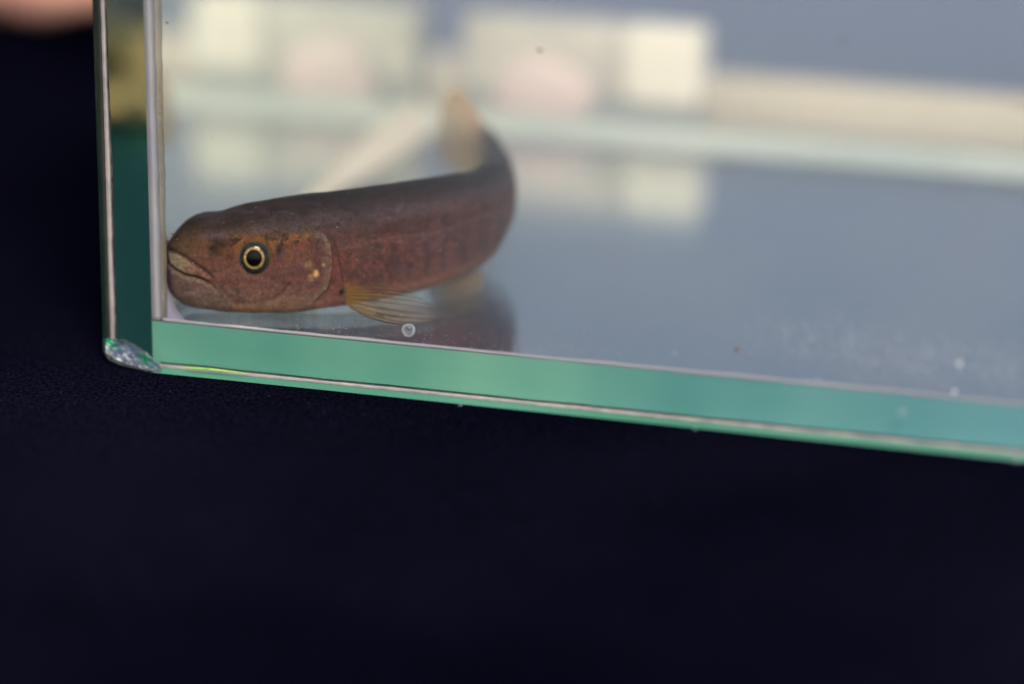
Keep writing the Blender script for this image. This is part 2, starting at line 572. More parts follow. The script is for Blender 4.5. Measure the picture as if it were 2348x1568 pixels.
def vcol_mat(name, rough=.5, spec=.3, bump=0.0, bscale=800, coat=0.0, sss=0.0, membrane=False):
    m, nt, out = mat(name)
    at = N(nt, 'ShaderNodeAttribute'); at.attribute_name = 'Col'
    b = N(nt, 'ShaderNodeBsdfPrincipled')
    b.inputs['Roughness'].default_value = rough
    b.inputs['Specular IOR Level'].default_value = spec
    b.inputs['Coat Weight'].default_value = coat
    b.inputs['Coat Roughness'].default_value = 0.05
    nt.links.new(at.outputs['Color'], b.inputs['Base Color'])
    if bump:
        tc = N(nt, 'ShaderNodeTexCoord')
        n2 = N(nt, 'ShaderNodeTexNoise', Scale=float(bscale), Detail=3.0)
        nt.links.new(tc.outputs['Object'], n2.inputs['Vector'])
        bp = N(nt, 'ShaderNodeBump', Strength=1.0, Distance=bump)
        nt.links.new(n2.outputs['Fac'], bp.inputs['Height'])
        nt.links.new(bp.outputs[0], b.inputs['Normal'])
    if membrane:
        tl = N(nt, 'ShaderNodeBsdfTranslucent'); nt.links.new(at.outputs['Color'], tl.inputs[0])
        mx = N(nt, 'ShaderNodeMixShader'); mx.inputs[0].default_value = .5
        nt.links.new(b.outputs[0], mx.inputs[1]); nt.links.new(tl.outputs[0], mx.inputs[2])
        tr = N(nt, 'ShaderNodeBsdfTransparent')
        a2 = N(nt, 'ShaderNodeAttribute'); a2.attribute_name = 'dens'
        m2 = N(nt, 'ShaderNodeMixShader')
        nt.links.new(a2.outputs['Fac'], m2.inputs[0])
        nt.links.new(tr.outputs[0], m2.inputs[1]); nt.links.new(mx.outputs[0], m2.inputs[2])
        nt.links.new(m2.outputs[0], out.inputs[0])
    else:
        nt.links.new(b.outputs[0], out.inputs[0])
    return m


chip()

# ------------------------------------------------------------------ the fish
fish = empty('fish', unproj(760, 560, 14)*np.array([1, 1, 0]))
tag(fish, 'small reddish brown speckled fish with gold ringed eye resting in the tank corner', 'fish')

# u, top, bottom, Y, half width(mm)
ST = np.array([
    (383.0, 596, 616, 6.6, .5), (384.5, 578, 640, 6.6, 1.2), (388, 558, 658, 6.7, 2.0), (396, 541, 674, 6.9, 2.8),
    (410, 523, 687, 7.2, 3.5), (430, 504, 698, 7.5, 4.0), (450, 493, 704, 7.8, 4.3), (475, 487, 708, 8.2, 4.6),
    (500, 486, 710.5, 8.6, 4.8), (530, 477, 713, 9.1, 5.0), (570, 467, 715, 9.7, 5.2), (610, 461, 715, 10.4, 5.3),
    (650, 454, 715, 11.3, 5.35), (700, 447, 711, 12.6, 5.3), (760, 441, 701, 14.4, 5.2), (820, 433, 692, 16.8, 5.1),
    (880, 425, 681, 19.4, 5.0), (940, 416, 668, 22.4, 4.8), (1000, 407, 650, 26.0, 4.6), (1050, 399, 626, 29.6, 4.3)])
# bend and tail wrist: centre u, v, Y, half height mm, half width mm
TB = np.array([(1093, 497, 34.0, 6.7, 4.0), (1124, 464, 39.5, 5.8, 3.5), (1140, 430, 46.0, 4.5, 2.8), (1143, 397, 52.0, 3.4, 2.1),
               (1136, 366, 57.5, 2.7, 1.5), (1126, 338, 62.0, 2.3, 1.1), (1116, 316, 65.0, 2.1, .6)])
ctr = []; hh = []; ww = []
for (u, a, b, Y, w) in ST:
    Y -= 2.4*min(1, (Y-4.5)/5)
    P = unproj(u, (a+b)/2, Y)
    ctr.append(P); hh.append((b-a)/2/pxmm(P)/math.cos(PITCH)*.985); ww.append(w)
for (u, v_, Y, h_, w) in TB:
    Y -= 1.5
    ctr.append(unproj(u, v_, Y)); hh.append(h_); ww.append(w)
ctr = np.array(ctr); hh = np.array(hh); ww = np.array(ww)
s0 = np.concatenate([[0], np.cumsum(np.linalg.norm(np.diff(ctr, axis=0), axis=1))])
for k in range(1, 5):    # keep a monotone parameter at the blunt snout
    s0[k] = max(s0[k], s0[k-1]+.05)


def interp(s, xs, ys):
    """monotone-ish cubic (pchip) interpolation"""
    h = np.diff(xs); d = np.diff(ys)/h
    m_ = np.zeros(len(xs)); m_[0] = d[0]; m_[-1] = d[-1]
    for i in range(1, len(xs)-1):
        if d[i-1]*d[i] > 0:
            w1 = 2*h[i]+h[i-1]; w2 = h[i]+2*h[i-1]
            m_[i] = (w1+w2)/(w1/d[i-1]+w2/d[i])
    k = np.clip(np.searchsorted(xs, s)-1, 0, len(xs)-2)
    t = (s-xs[k])/h[k]
    return ((2*t**3-3*t**2+1)*ys[k]+(t**3-2*t**2+t)*h[k]*m_[k]+(-2*t**3+3*t**2)*ys[k+1]+(t**3-t**2)*h[k]*m_[k+1])


s_head_end = s0[14]
S = np.concatenate([np.linspace(0, .35, 14)[:-1], np.linspace(.35, s_head_end+2, 330)[:-1], np.linspace(s_head_end+2, s0[-1], 230)])
C3 = np.stack([interp(S, s0, ctr[:, k]) for k in range(3)], -1)
HH = interp(S, s0, hh); WW = interp(S, s0, ww)
# tangents from a smoothed spine
Csm = C3.copy()
T = np.gradient(Csm, S, axis=0)
ker = np.ones(41)/41
Tp = np.pad(T, ((20, 20), (0, 0)), mode='edge')
T = np.stack([np.convolve(Tp[:, k], ker, 'valid') for k in range(3)], -1)
T[:40] = T[60]
T /= np.linalg.norm(T, axis=1)[:, None]
UP = np.array([0, 0, 1.0])-T*T[:, 2:3]
UP[:, :] = UP*0.9+np.array([0, 0, .1]); 
# keep sections upright (fish rests upright on its belly)
UP[:] = np.array([0, 0, 1.0])
SD = np.cross(T, UP); SD /= np.linalg.norm(SD, axis=1)[:, None]
NT = 300
th = np.linspace(0, 2*math.pi, NT, endpoint=False)
ct, st_ = np.cos(th), np.sin(th)
side = np.sign(st_)*np.abs(st_)**0.86
V = C3[:, None, :]+UP[:, None, :]*(HH[:, None]*ct[None])[..., None]+SD[:, None, :]*(WW[:, None]*side[None])[..., None]
ns = len(S)
# normals
dS = np.gradient(V, axis=0); dT = np.roll(V, -1, 1)-np.roll(V, 1, 1)
NR = np.cross(dS, dT); NR /= np.linalg.norm(NR, axis=2)[..., None]+1e-9
outw = V-C3[:, None, :]
sg = np.sign(np.sum(NR*outw, axis=2)); NR *= sg[..., None]
half = NT//2
Vn = V[:, :half+1]                      # near flank, top to belly
PU = proj(Vn.reshape(-1, 3)).reshape(ns, half+1, 2)
U_, V_ = PU[..., 0], PU[..., 1]
tt = np.broadcast_to(np.linspace(0, 1, half+1)[None], U_.shape)
SS = np.broadcast_to(S[:, None], U_.shape)

jawline = [Z1(p) for p in [(180, 830), (240, 872), (300, 925), (400, 985), (520, 1010), (620, 1045), (700, 1095), (790, 1170), (870, 1235), (960, 1310)]]
maxtop = [Z1(p) for p in [(215, 690), (260, 705), (340, 735), (430, 795), (520, 865), (620, 925), (700, 1000)]]
cheekl = [Z1(p) for p in [(700, 1000), (770, 1080), (860, 1170), (930, 1240), (1000, 1320)]]
maxpoly = [Z1(p) for p in [(215, 725), (330, 735), (420, 800), (520, 872), (620, 930), (705, 1010), (690, 1055), (620, 1030), (520, 995), (430, 985), (330, 930), (240, 870)]]
operc = [Z1(p) for p in [(1900, 470), (1960, 472), (2045, 535), (2093, 620), (2110, 760), (2112, 900), (2088, 1060), (2050, 1150), (1960, 1235), (1900, 1290), (1880, 1400)]]
opin = [Z1(p) for p in [(1560, 560), (1640, 700), (1680, 850), (1690, 1000), (1600, 1150), (1500, 1250), (1380, 1300)]]
eyeC = Z1((1215, 790))

dj, sj, pj = seg_dist(U_, V_, jawline)
dm, sm_, pm = seg_dist(U_, V_, maxtop)
dc, sc_, pc = seg_dist(U_, V_, cheekl)
do, so, po = seg_dist(U_, V_, operc)
di, si, pi_ = seg_dist(U_, V_, opin)
inop = (U_ < np.interp(V_, [p[1] for p in operc], [p[0] for p in operc]))
hmask = sstep(.02, .08, tt)             # keep displacements off the crest
zone = ((V_ > 525) & (V_ < 705))
D = np.zeros(U_.shape)
D -= .24*np.exp(-(dj/4.5)**2)*sstep(.95, .45, pj)
D -= .25*np.exp(-(dm/4.0)**2)
D -= .05*np.exp(-(dc/5.0)**2)
mxm = soft_poly(U_, V_, maxpoly, 3.5)
D += .28*mxm
opd = np.where(inop, np.exp(-do/26.0), -.5*np.exp(-do/12.0))
D += .2*opd*sstep(524, 545, V_)*sstep(712, 690, V_)*(U_ > 640)*(U_ < 800)
D -= .12*np.exp(-(di/6.0)**2)
re = np.hypot((U_-eyeC[0])/36, (V_-eyeC[1])/39)
D -= .22*np.exp(-((re-1.0)/.14)**2)
D += .12*(re < 1)*(1-re)
D += .16*(fbm(U_/34, V_/26, 51, 3)-.5)*sstep(.03, .2, tt)
D += .05*(fbm(U_/7, V_/6, 52, 2)-.5)
D *= sstep(0.0, .6, SS)*.9+.1
Dn = D.copy()

# ---- skin colours (picture-referenced patches that stay on the skin)
E0 = np.array([1.0, 1.0, 1.0])


def ramp(t, stops):
    xs = [a for a, _ in stops]
    return np.stack([np.interp(t, xs, [c[k] for _, c in stops]) for k in range(3)], -1)


def over(c, col, a):
    return c*(1-a[..., None])+np.array(col, float)*a[..., None]


nz = lambda sx, sy, sd, o=3: fbm(U_/sx, V_/sy, sd, o)
base = ramp(tt, [(0, (48, 36, 38)), (.16, (56, 40, 42)), (.27, (76, 56, 62)), (.36, (74, 40, 36)), (.5, (84, 44, 40)), (.64, (96, 52, 46)), (.78, (128, 78, 64)), (.9, (152, 98, 74)), (1, (160, 112, 86))])
c = base.copy()
c *= (.86+.3*nz(60, 40, 61))[..., None]
# faint upright bars on the flank and small scale speckle
bars = .5+.5*np.sin(U_/6.3+5*nz(90, 200, 63)+.012*(V_-500))
bars = bars**2*sstep(.3, .42, tt)*sstep(.78, .6, tt)*sstep(840, 900, U_)
c = over(c, (54, 26, 32), bars*.5)
c = over(c, (120, 70, 52), sstep(.62, .75, nz(9, 7, 64))*.35*sstep(.3, .45, tt))
c = over(c, (42, 26, 30), sstep(.60, .72, nz(12, 14, 65))*.4*sstep(.85, .6, tt))
c = over(c, (96, 68, 92), sstep(.58, .75, nz(30, 20, 66))*.22*sstep(.25, .35, tt)*sstep(.8, .6, tt))
c = over(c, (150, 100, 60), sstep(.8, .93, tt)*sstep(.4, .6, nz(50, 30, 67))*.4)
# head
hd = sstep(730, 700, U_)
headc = ramp(np.clip((V_-450)/270, 0, 1), [(0, (52, 38, 34)), (.18, (58, 42, 42)), (.3, (70, 48, 38)), (.42, (96, 56, 32)), (.5, (96, 56, 42)), (.7, (98, 60, 54)), (.88, (116, 80, 66)), (1, (150, 106, 76))])
headc *= (.84+.34*nz(26, 20, 71))[..., None]
c = c*(1-hd[..., None])+headc*hd[..., None]
sn = sstep(500, 400, U_)
c = over(c, (92, 70, 52), sn*.75*sstep(.15, .3, tt))
c = over(c, (80, 66, 88), sstep(.45, .65, nz(38, 9, 72))*.6*sstep(520, 500, V_-.0*(U_))*sstep(470, 485, V_+.09*(U_-560))*sstep(400, 440, U_)*sstep(760, 700, U_))
# grey violet band over the brow, following the head
brow = np.exp(-((V_-(533-.085*(U_-560)))/10.0)**2)*sstep(440, 480, U_)*sstep(780, 640, U_)
c = over(c, (90, 74, 88), brow*.55*(.5+nz(30, 8, 73)))
# orange band above and behind the eye
org = np.exp(-((V_-(552-.03*(U_-600)))/19.0)**2)*sstep(500, 545, U_)*sstep(740, 690, U_)
c = over(c, (150, 84, 24), org*np.clip(.15+1.1*nz(15, 11, 74), 0, 1)*.8)
c = over(c, (40, 26, 24), org*sstep(.52, .66, nz(10, 9, 75))*.75)
# red cheek patches
for (x, y, r1, r2, cc, a) in [(1750, 640, 90, 50, (110, 34, 30), .6), (1500, 820, 120, 90, (96, 40, 38), .4), (1650, 1000, 150, 90, (92, 44, 50), .4), (1330, 1060, 90, 50, (116, 68, 84), .5), (1260, 1190, 60, 35, (138, 88, 92), .55),
                              (1890, 1000, 60, 100, (70, 36, 60), .55), (1760, 880, 60, 40, (104, 56, 86), .5), (1690, 720, 30, 50, (130, 74, 78), .5), (1230, 1100, 260, 80, (112, 66, 62), .45), (620, 1170, 260, 60, (128, 98, 98), .6),
                              (900, 950, 120, 90, (112, 76, 60), .4), (1000, 1200, 100, 50, (104, 82, 76), .5)]:
    x, y = Z1((x, y)); g = np.exp(-((U_-x)/(r1*.1973))**2-((V_-y)/(r2*.1973))**2)
    c = over(c, cc, g*a)
# lower jaw
jaw = ((V_ > np.interp(U_, [p[0] for p in jawline], [p[1] for p in jawline])) & (U_ < Z1((960, 0))[0])).astype(float)
c = over(c, (104, 80, 76), jaw*.75*(.6+.5*nz(30, 10, 77)))
c = over(c, (128, 100, 98), jaw*.5*sstep(.5, .7, nz(36, 12, 79)))
c = over(c, (60, 44, 84), sstep(405, 386, U_)*sstep(600, 625, V_)*.7)
# mouth plate
mc = ramp(np.clip((U_-388)/95, 0, 1), [(0, (128, 114, 92)), (.35, (128, 102, 80)), (.6, (134, 92, 72)), (1, (112, 64, 50))])
c = c*(1-mxm[..., None])+mc*mxm[..., None]*(.88+.2*nz(12, 6, 80))[..., None]
c = over(c, (132, 108, 96), np.exp(-((dj-7)/4.0)**2)*jaw*.5*sstep(.9, .5, pj))
c = over(c, (36, 22, 20), np.exp(-(dj/3.0)**2)*.75*sstep(.9, .4, pj))
c = over(c, (44, 24, 26), np.exp(-(dm/2.6)**2)*.85)
c = over(c, (66, 44, 40), np.exp(-(dc/3.2)**2)*.3)
# gill cover rim, dark slot behind, gold flecks
rim = np.where(inop, np.exp(-(do/17.0)**2), 0)*sstep(522, 545, V_)*(U_ > 690)
c = over(c, (122, 98, 84), rim*.8*(.7+.4*nz(14, 14, 81)))
rim2 = np.where(inop, np.exp(-(do/2.6)**2), 0)*sstep(522, 545, V_)*(U_ > 690)
c = over(c, (150, 126, 114), rim2*.15*nz(10, 10, 82)*1.6)
slot = np.where(~inop, np.exp(-(do/6.0)**2), 0)*sstep(530, 560, V_)*(U_ > 690)
c = over(c, (62, 30, 24), slot*.45)
shoulder = np.exp(-((U_-776)/17.0)**2)*sstep(560, 600, V_)
c = over(c, (122, 48, 44), shoulder*.5)
sline = [(765, 548), (775, 580), (781, 620), (786, 650), (793, 676)]
dsl, _, _ = seg_dist(U_, V_, sline)
c = over(c, (40, 26, 18), np.exp(-(dsl/2.8)**2)*.6)
c = over(c, (140, 92, 40), np.exp(-((U_-800)/20.0)**2-((V_-668)/22.0)**2)*.6)
for (x, y, r1, r2, cc, a) in [(1925, 968, 34, 40, (206, 158, 84), .95), (1868, 1020, 38, 40, (176, 112, 60), .8), (1838, 862, 52, 42, (150, 116, 62), .6), (2012, 868, 18, 16, (178, 142, 96), .8), (1880, 1040, 20, 14, (190, 140, 96), .7),
                              (1500, 700, 36, 66, (34, 20, 24), .8), (1540, 640, 18, 18, (26, 16, 20), .8), (1716, 594, 15, 15, (18, 12, 16), .95), (1470, 510, 60, 40, (44, 30, 22), .7), (1380, 560, 60, 30, (46, 30, 22), .6),
                              (1590, 455, 30, 30, (60, 36, 26), .7), (1960, 440, 40, 30, (54, 30, 24), .6), (2185, 390, 20, 18, (34, 20, 28), .8), (2225, 1190, 26, 40, (22, 18, 20), .95), (2200, 470, 30, 30, (50, 28, 44), .5),
                              (1003, 1165, 26, 20, (70, 50, 44), .8), (730, 680, 46, 34, (38, 26, 24), .85), (830, 630, 90, 40, (46, 32, 30), .7), (780, 740, 60, 40, (58, 38, 28), .6), (1060, 1300, 60, 30, (88, 58, 52), .6), (255, 690, 26, 40, (62, 56, 78), .6),
                              (595, 350, 60, 22, (46, 40, 60), .6), (850, 380, 16, 12, (130, 90, 50), .7)]:
    x, y = Z1((x, y)); g = np.clip(1.35*np.exp(-((U_-x)/(r1*.1973))**2-((V_-y)/(r2*.1973))**2), 0, 1)
    c = over(c, cc, g*a)
for k in range(46):     # small dark specks on cheek, shoulder and back
    x = rng.uniform(600, 900); y = rng.uniform(500, 600)+ (rng.uniform(0, 60) if x > 760 else 0); r = rng.uniform(1.3, 3.0)
    g = np.exp(-((U_-x)/r)**2-((V_-y)/r)**2); c = over(c, (34, 20, 26), g*.7)
for k in range(60):     # pale grains
    x = rng.uniform(430, 1150); y = rng.uniform(455, 700); r = rng.uniform(.7, 1.3)
    g = np.exp(-((U_-x)/r)**2-((V_-y)/r)**2); c = over(c, (190, 176, 170), g*.6*rng.random())
# overall mottling: violet grey, umber and rust clouds of skin pigment
c = over(c, (92, 78, 96), sstep(.54, .74, nz(17, 10, 101))*.25*sstep(.05, .2, tt)*sstep(.95, .7, tt))
c = over(c, (34, 22, 22), sstep(.56, .72, nz(13, 9, 102))*.2*sstep(.9, .6, tt))
c = over(c, (140, 72, 38), sstep(.6, .76, nz(9, 8, 103))*.2*sstep(.15, .3, tt)*sstep(.9, .6, tt))
c = over(c, (150, 110, 104), sstep(.62, .8, nz(8, 6, 104))*.2*sstep(.4, .55, tt))
c *= (.78+.44*nz(5.0, 4.5, 105))[..., None]
c *= (.86+.28*nz(2.6, 2.4, 106))[..., None]
ll = np.exp(-((tt-.43-.01*np.sin(U_/30))/.010)**2)*sstep(770, 800, U_)
c = over(c, (122, 84, 74), ll*.35)
# socket
c = over(c, (118, 78, 34), np.exp(-((re-1.16)/.13)**2)*.5*sstep(600, 560, V_))
c = over(c, (34, 36, 34), sstep(1.06, .92, re)*.92)
c = over(c, (84, 84, 62), np.exp(-((re-.94)/.07)**2)*.5*nz(6, 6, 85)*1.5)
LC = lin(np.clip(c, 0, 255))
SKIN_GAIN = 0.66
_g = LC.mean(-1, keepdims=True)
LC = np.clip(_g+(LC-_g)*.84, .001, 1)*np.array([1, 1.05, .98])
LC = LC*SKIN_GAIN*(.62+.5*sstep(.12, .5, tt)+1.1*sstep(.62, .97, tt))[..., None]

full_col = np.zeros((ns, NT, 3)); full_D = np.zeros((ns, NT))
full_col[:, :half+1] = LC; full_D[:, :half+1] = Dn
for j in range(half+1, NT):
    full_col[:, j] = LC[:, NT-j]; full_D[:, j] = Dn[:, NT-j]
VF = V+NR*full_D[..., None]
verts = VF.reshape(-1, 3).tolist()
idx = np.arange(ns*NT).reshape(ns, NT)
A_ = idx[:-1]; B_ = idx[1:]
quads = np.stack([A_, np.roll(A_, -1, 1), np.roll(B_, -1, 1), B_], -1).reshape(-1, 4)
faces = quads.tolist()
verts.append(C3[0]-T[0]*.05); faces += [[len(verts)-1, int(idx[0, (j+1) % NT]), int(idx[0, j])] for j in range(NT)]
verts.append(C3[-1]+T[-1]*.3); faces += [[len(verts)-1, int(idx[-1, j]), int(idx[-1, (j+1) % NT])] for j in range(NT)]
M_skin = vcol_mat('fish_skin', rough=.6, spec=.07, bump=0.00008, bscale=2200)
body = link_mesh('body', verts, faces, M_skin, fish, smooth=True)
cc_ = np.vstack([full_col.reshape(-1, 3), full_col[0, 0], full_col[-1, 0]])
set_col(body, cc_)


# eyes
def eye(mirror):
    k = np.argmin((U_-eyeC[0])**2+(V_-eyeC[1])**2)
    i, j = np.unravel_index(k, U_.shape)
    if mirror: j = NT-j
    P = V[i, j]; n_ = NR[i, j]
    n_ = n_ if mirror else n_*.75+(-Fv)*.25
    n_ = n_/np.linalg.norm(n_)
    a = np.cross(UP[0], n_); a /= np.linalg.norm(a); b = np.cross(n_, a)
    v = [P+n_*.62]; cols = [lin((2, 2, 5))]
    NRr, NA = 44, 72; Rr = 1.92
    for r in range(1, NRr+1):
        q = r/NRr
        for s in range(NA):
            an = 2*math.pi*s/NA
            v.append(P+(a*math.cos(an)*.93+b*math.sin(an))*q*Rr+n_*(.62*math.sqrt(max(0, 1-(q*.93)**2))-.12))
            nn = vnoise(np.array([math.cos(an)*6+9]), np.array([math.sin(an)*6+q*4+9]), 90)[0]
            if q < .59: col = np.array([2, 2, 5.])
            elif q < .63: col = np.array([70, 56, 30.])
            elif q < .76: col = np.array([146, 118, 70.])*(.62+.62*nn)*(.9 if math.sin(an) < -.4 else 1)
            elif q < .8: col = np.array([112, 92, 52.])
            else: col = np.array([26, 28, 30.])*(.7+1.0*nn)
            cols.append(lin(np.clip(col, 0, 255)))
    f = [(0, 1+s, 1+(s+1) % NA) for s in range(NA)]
    for r in range(NRr-1):
        for s in range(NA):
            f.append((1+r*NA+s, 1+(r+1)*NA+s, 1+(r+1)*NA+(s+1) % NA, 1+r*NA+(s+1) % NA))
    o = link_mesh('eye', v, f, M_eye, fish, smooth=True)
    set_col(o, np.array(cols))


M_eye = vcol_mat('fish_eye', rough=.02, spec=.14)
eye(False); eye(True)

M_fin = vcol_mat('fin_membrane', rough=.5, spec=.3, membrane=True)


def fin(name, rays, Yf, colfn, densfn, nr=90, nu=60, parent=fish, thick=.12, ripple=.12, nray=11):
    """rays: list of (base(u,v), tip(u,v), bulge) in picture units; interpolated into a sheet with real thickness"""
    R = len(rays)
    v = []; cols = []; dens = []
    for i in range(nr+1):
        s = i/nr*(R-1); k = min(R-2, int(s)); q = s-k
        b0, t0, m0 = rays[k]; b1, t1, m1 = rays[k+1]
        b = np.array(b0)*(1-q)+np.array(b1)*q; t_ = np.array(t0)*(1-q)+np.array(t1)*q; mb = m0*(1-q)+m1*q
        d = t_-b; nrm = np.array([-d[1], d[0]])/(np.linalg.norm(d)+1e-6)
        for j in range(nu+1):
            r = j/nu
            p = b+d*r+nrm*mb*4*r*(1-r)
            fr = i/nr
            Y = Yf(fr, r)+ripple*math.sin(fr*nray*2*math.pi)*r
            v.append(unproj(p[0], p[1], Y))
            cols.append(colfn(fr, r)); dens.append(densfn(fr, r))
    m_ = nu+1
    f = [(i*m_+j, i*m_+j+1, (i+1)*m_+j+1, (i+1)*m_+j) for i in range(nr) for j in range(nu)]
    # outer rim closes a second, slightly offset sheet so the fin has thickness
    n0 = len(v)
    v2 = [p+np.array([0, thick, 0]) for p in v]
    f2 = [tuple(n0+a for a in reversed(q)) for q in f]
    o = link_mesh(name, v+v2, f+f2, M_fin, parent, smooth=True)
    set_col(o, lin(np.clip(np.array(cols+cols), 0, 255)), np.clip(np.array(dens+dens), 0, 1))
    return o


def ray_lines(fr, r, nray, w=.35):
    x = (fr*nray) % 1
    return math.exp(-((x-.5)/w*2)**2)


rn = np.random.default_rng(3)
spots = [(rn.uniform(.15, .8), rn.uniform(.25, .75), rn.uniform(.02, .035)) for _ in range(9)]


def pec_col(fr, r):
    L = ray_lines(fr, r, 9)
    c0 = np.array([172, 132, 60.])*(1-r)+np.array([150, 132, 116.])*r
    c1 = np.array([74, 46, 18.])*(1-r)+np.array([96, 76, 66.])*r
    cc = c0*(1-.5*L)+c1*.5*L
    for (a, b, s) in spots:
        g = math.exp(-((fr-a)/.03)**2-((r-b)/.05)**2); cc = cc*(1-.75*g)+np.array([46, 44, 12.])*.75*g
    if fr > .93: cc = cc*.35+np.array([50, 34, 40.])*.65
    return cc


def pec_d(fr, r):
    L = ray_lines(fr, r, 9)
    return (.85-.45*r)*(.42+.4*L)*(.45+.65*fr)*(1 if r < .97 else .5)+.2*(1-r)**2+(.3 if fr > .94 else 0)


fin('pectoral_fin', [((800, 655), (905, 656), -2), ((797, 664), (950, 672), -4), ((794, 674), (985, 694), -6), ((792, 684), (1001, 710), -2), ((792, 694), (1004, 726), 8), ((797, 700), (985, 740), 14), ((800, 704), (950, 743), 14)],
    lambda fr, r: 8.4-4.5*r-1.5*fr*r, pec_col, pec_d, nr=150, nu=50, ripple=.10)
fin('pectoral_fin', [((640, 700), (540, 716), 0), ((660, 704), (545, 735), 0), ((680, 706), (580, 747), 2), ((700, 704), (650, 752), 2), ((720, 700), (745, 738), 0)],
    lambda fr, r: 11.5-3*r, lambda fr, r: np.array([150, 150, 112.])*(.8+.3*ray_lines(fr, r, 9)), lambda fr, r: .42*(.5+.6*ray_lines(fr, r, 9))*(1-.5*r)*math.sin(math.pi*min(1, max(0, fr))), nr=60, nu=24)
fin('pelvic_fin', [((1005, 634), (972, 676), 0), ((1030, 626), (1004, 704), -3), ((1052, 616), (1050, 712), 0), ((1072, 604), (1092, 690), 3), ((1088, 594), (1112, 640), 2)],
    lambda fr, r: 24+6*fr+1.0*r, lambda fr, r: (np.array([168, 124, 56.])*(1-r)+np.array([146, 128, 98.])*r)*(1-.2*ray_lines(fr, r, 9)), lambda fr, r: (.8-.55*r)*(.7+.3*ray_lines(fr, r, 9)), nr=60, nu=24)
fin('anal_fin', [((1128, 540), (1120, 572), 0), ((1140, 520), (1140, 560), 0), ((1150, 505), (1158, 530), 0)],
    lambda fr, r: 39+4*fr, lambda fr, r: np.array([150, 112, 70.]), lambda fr, r: .35-.2*r, nr=24, nu=12)


def tail_col(fr, r):
    low = np.array([170, 138, 62.]); up = np.array([222, 178, 118.])
    cc = low*(1-sstep(.3, .62, np.array(fr)))+up*sstep(.3, .62, np.array(fr))
    base_ = np.array([92, 62, 44.])
    k = float(sstep(.42, .0, np.array(r)))*(1-.5*fr)
    cc = cc*(1-k)+base_*k
    return cc*(1-.18*ray_lines(fr, r, 14))


fin('tail_fin', [((1112, 402), (1052, 404), 0), ((1114, 385), (1018, 386), 0), ((1114, 365), (1004, 340), 3), ((1113, 345), (1004, 290), 4), ((1112, 328), (1010, 240), 4), ((1114, 318), (1030, 206), 2), ((1118, 312), (1055, 204), 0), ((1122, 312), (1082, 240), 0), ((1126, 316), (1108, 288), 0)],
    lambda fr, r: 60.5-2*fr+1.5*r, tail_col, lambda fr, r: (.8-.38*r)*(.82+.18*ray_lines(fr, r, 14)), nr=110, nu=40, thick=.2)
fin('adipose_fin', [((1128, 352), (1136, 330), 0), ((1138, 345), (1143, 312), 0), ((1148, 360), (1152, 340), 0)],
    lambda fr, r: 56-.5*fr, lambda fr, r: np.array([120, 74, 70.]), lambda fr, r: .9-.4*r, nr=20, nu=12)

# ------------------------------------------------------------------ water
v, f = box_vf(0.15, TX1-.15, .35, TD-.2, .12, 78)
M_water = glass_sheet('water_surface', (254, 255, 255), 0.01, 0.0)
_nt = M_water.node_tree
_o = [n_ for n_ in _nt.nodes if n_.type == 'OUTPUT_MATERIAL'][0]
_v = N(_nt, 'ShaderNodeVolumeScatter', Density=3.3, Anisotropy=0.2); _v.inputs['Color'].default_value = (.74, .85, 1.0, 1)
_nt.links.new(_v.outputs[0], _o.inputs['Volume'])
wo = link_mesh('water', v, f, M_water)
tag(wo, 'clear water filling the glass tank around the fish', 'water', kind='structure')

# ------------------------------------------------------------------ things behind the tank
def quad_block(name, P0, P1, z0, z1, depth, mt, parent=None, bev=1.2):
    P0 = np.array(P0, float); P1 = np.array(P1, float)
    d = P1-P0; d[2] = 0; L = np.linalg.norm(d); d /= L; nrm = np.array([-d[1], d[0], 0])
    vs = []
    for z in (z0, z1):
        for (a, b) in ((0, 0), (L, 0), (L, depth), (0, depth)):
            q = P0+d*a+nrm*b; q[2] = z; vs.append(q)
    f_ = [(0, 3, 2, 1), (4, 5, 6, 7), (0, 1, 5, 4), (1, 2, 6, 5), (2, 3, 7, 6), (3, 0, 4, 7)]
    o = link_mesh(name, vs, f_, mt, parent)
    bm = bmesh.new(); bm.from_mesh(o.data)
    bmesh.ops.bevel(bm, geom=list(bm.edges), offset=bev*MM, segments=3, affect='EDGES', profile=0.5)
    bm.to_mesh(o.data); bm.free()
    return o


BY = TD+10.5
pa = unproj(1055, 55, BY); pm_ = unproj(1428, 75, BY); pb = unproj(1602, 85, BY)
blk = empty('foam_box', (pa[0], BY, TZ+.7))
tag(blk, 'blurred cream box with a brighter right end standing behind the tank', 'box')
M_cream = plain('cream_side', (186, 184, 176), (216, 212, 202), 60, rough=.8, spec=.1)
M_foot = plain('grey_foot', (150, 158, 158), (166, 172, 168), 25, rough=.8, spec=.1)
M_bright = plain('bright_cream_end', (250, 246, 232), (255, 252, 240), 30, rough=.8, spec=.1)  # sunlit end of the box put into a lighter colour
quad_block('box_body', (pa[0], BY, 0), (pm_[0], BY, 0), 2.6, 14.6, 8, M_cream, blk)
quad_block('bright_end', (pm_[0]+.02, BY-.2, 0), (pb[0], BY-.2, 0), 2.4, 14.8, 8, M_bright, blk)
quad_block('box_foot', (pa[0]+1, BY+.8, 0), (pb[0]-1, BY+.8, 0), TZ+.7, 2.35, 6, M_foot, blk, bev=.4)
pp = quad_block('reflector_sheet', (-36, TD+6.3, 0), (4.5, TD+6.3, 0), TZ+.75, TZ+1.6, 19, plain('tan_reflector', (246, 228, 190), (252, 236, 204), 30, rough=.8, spec=.1), None, bev=.3)  # pale reflector, added to lighten what shows in the side pane
tag(pp, 'small tan sheet added behind the back left corner to lighten the side pane', 'reflector')
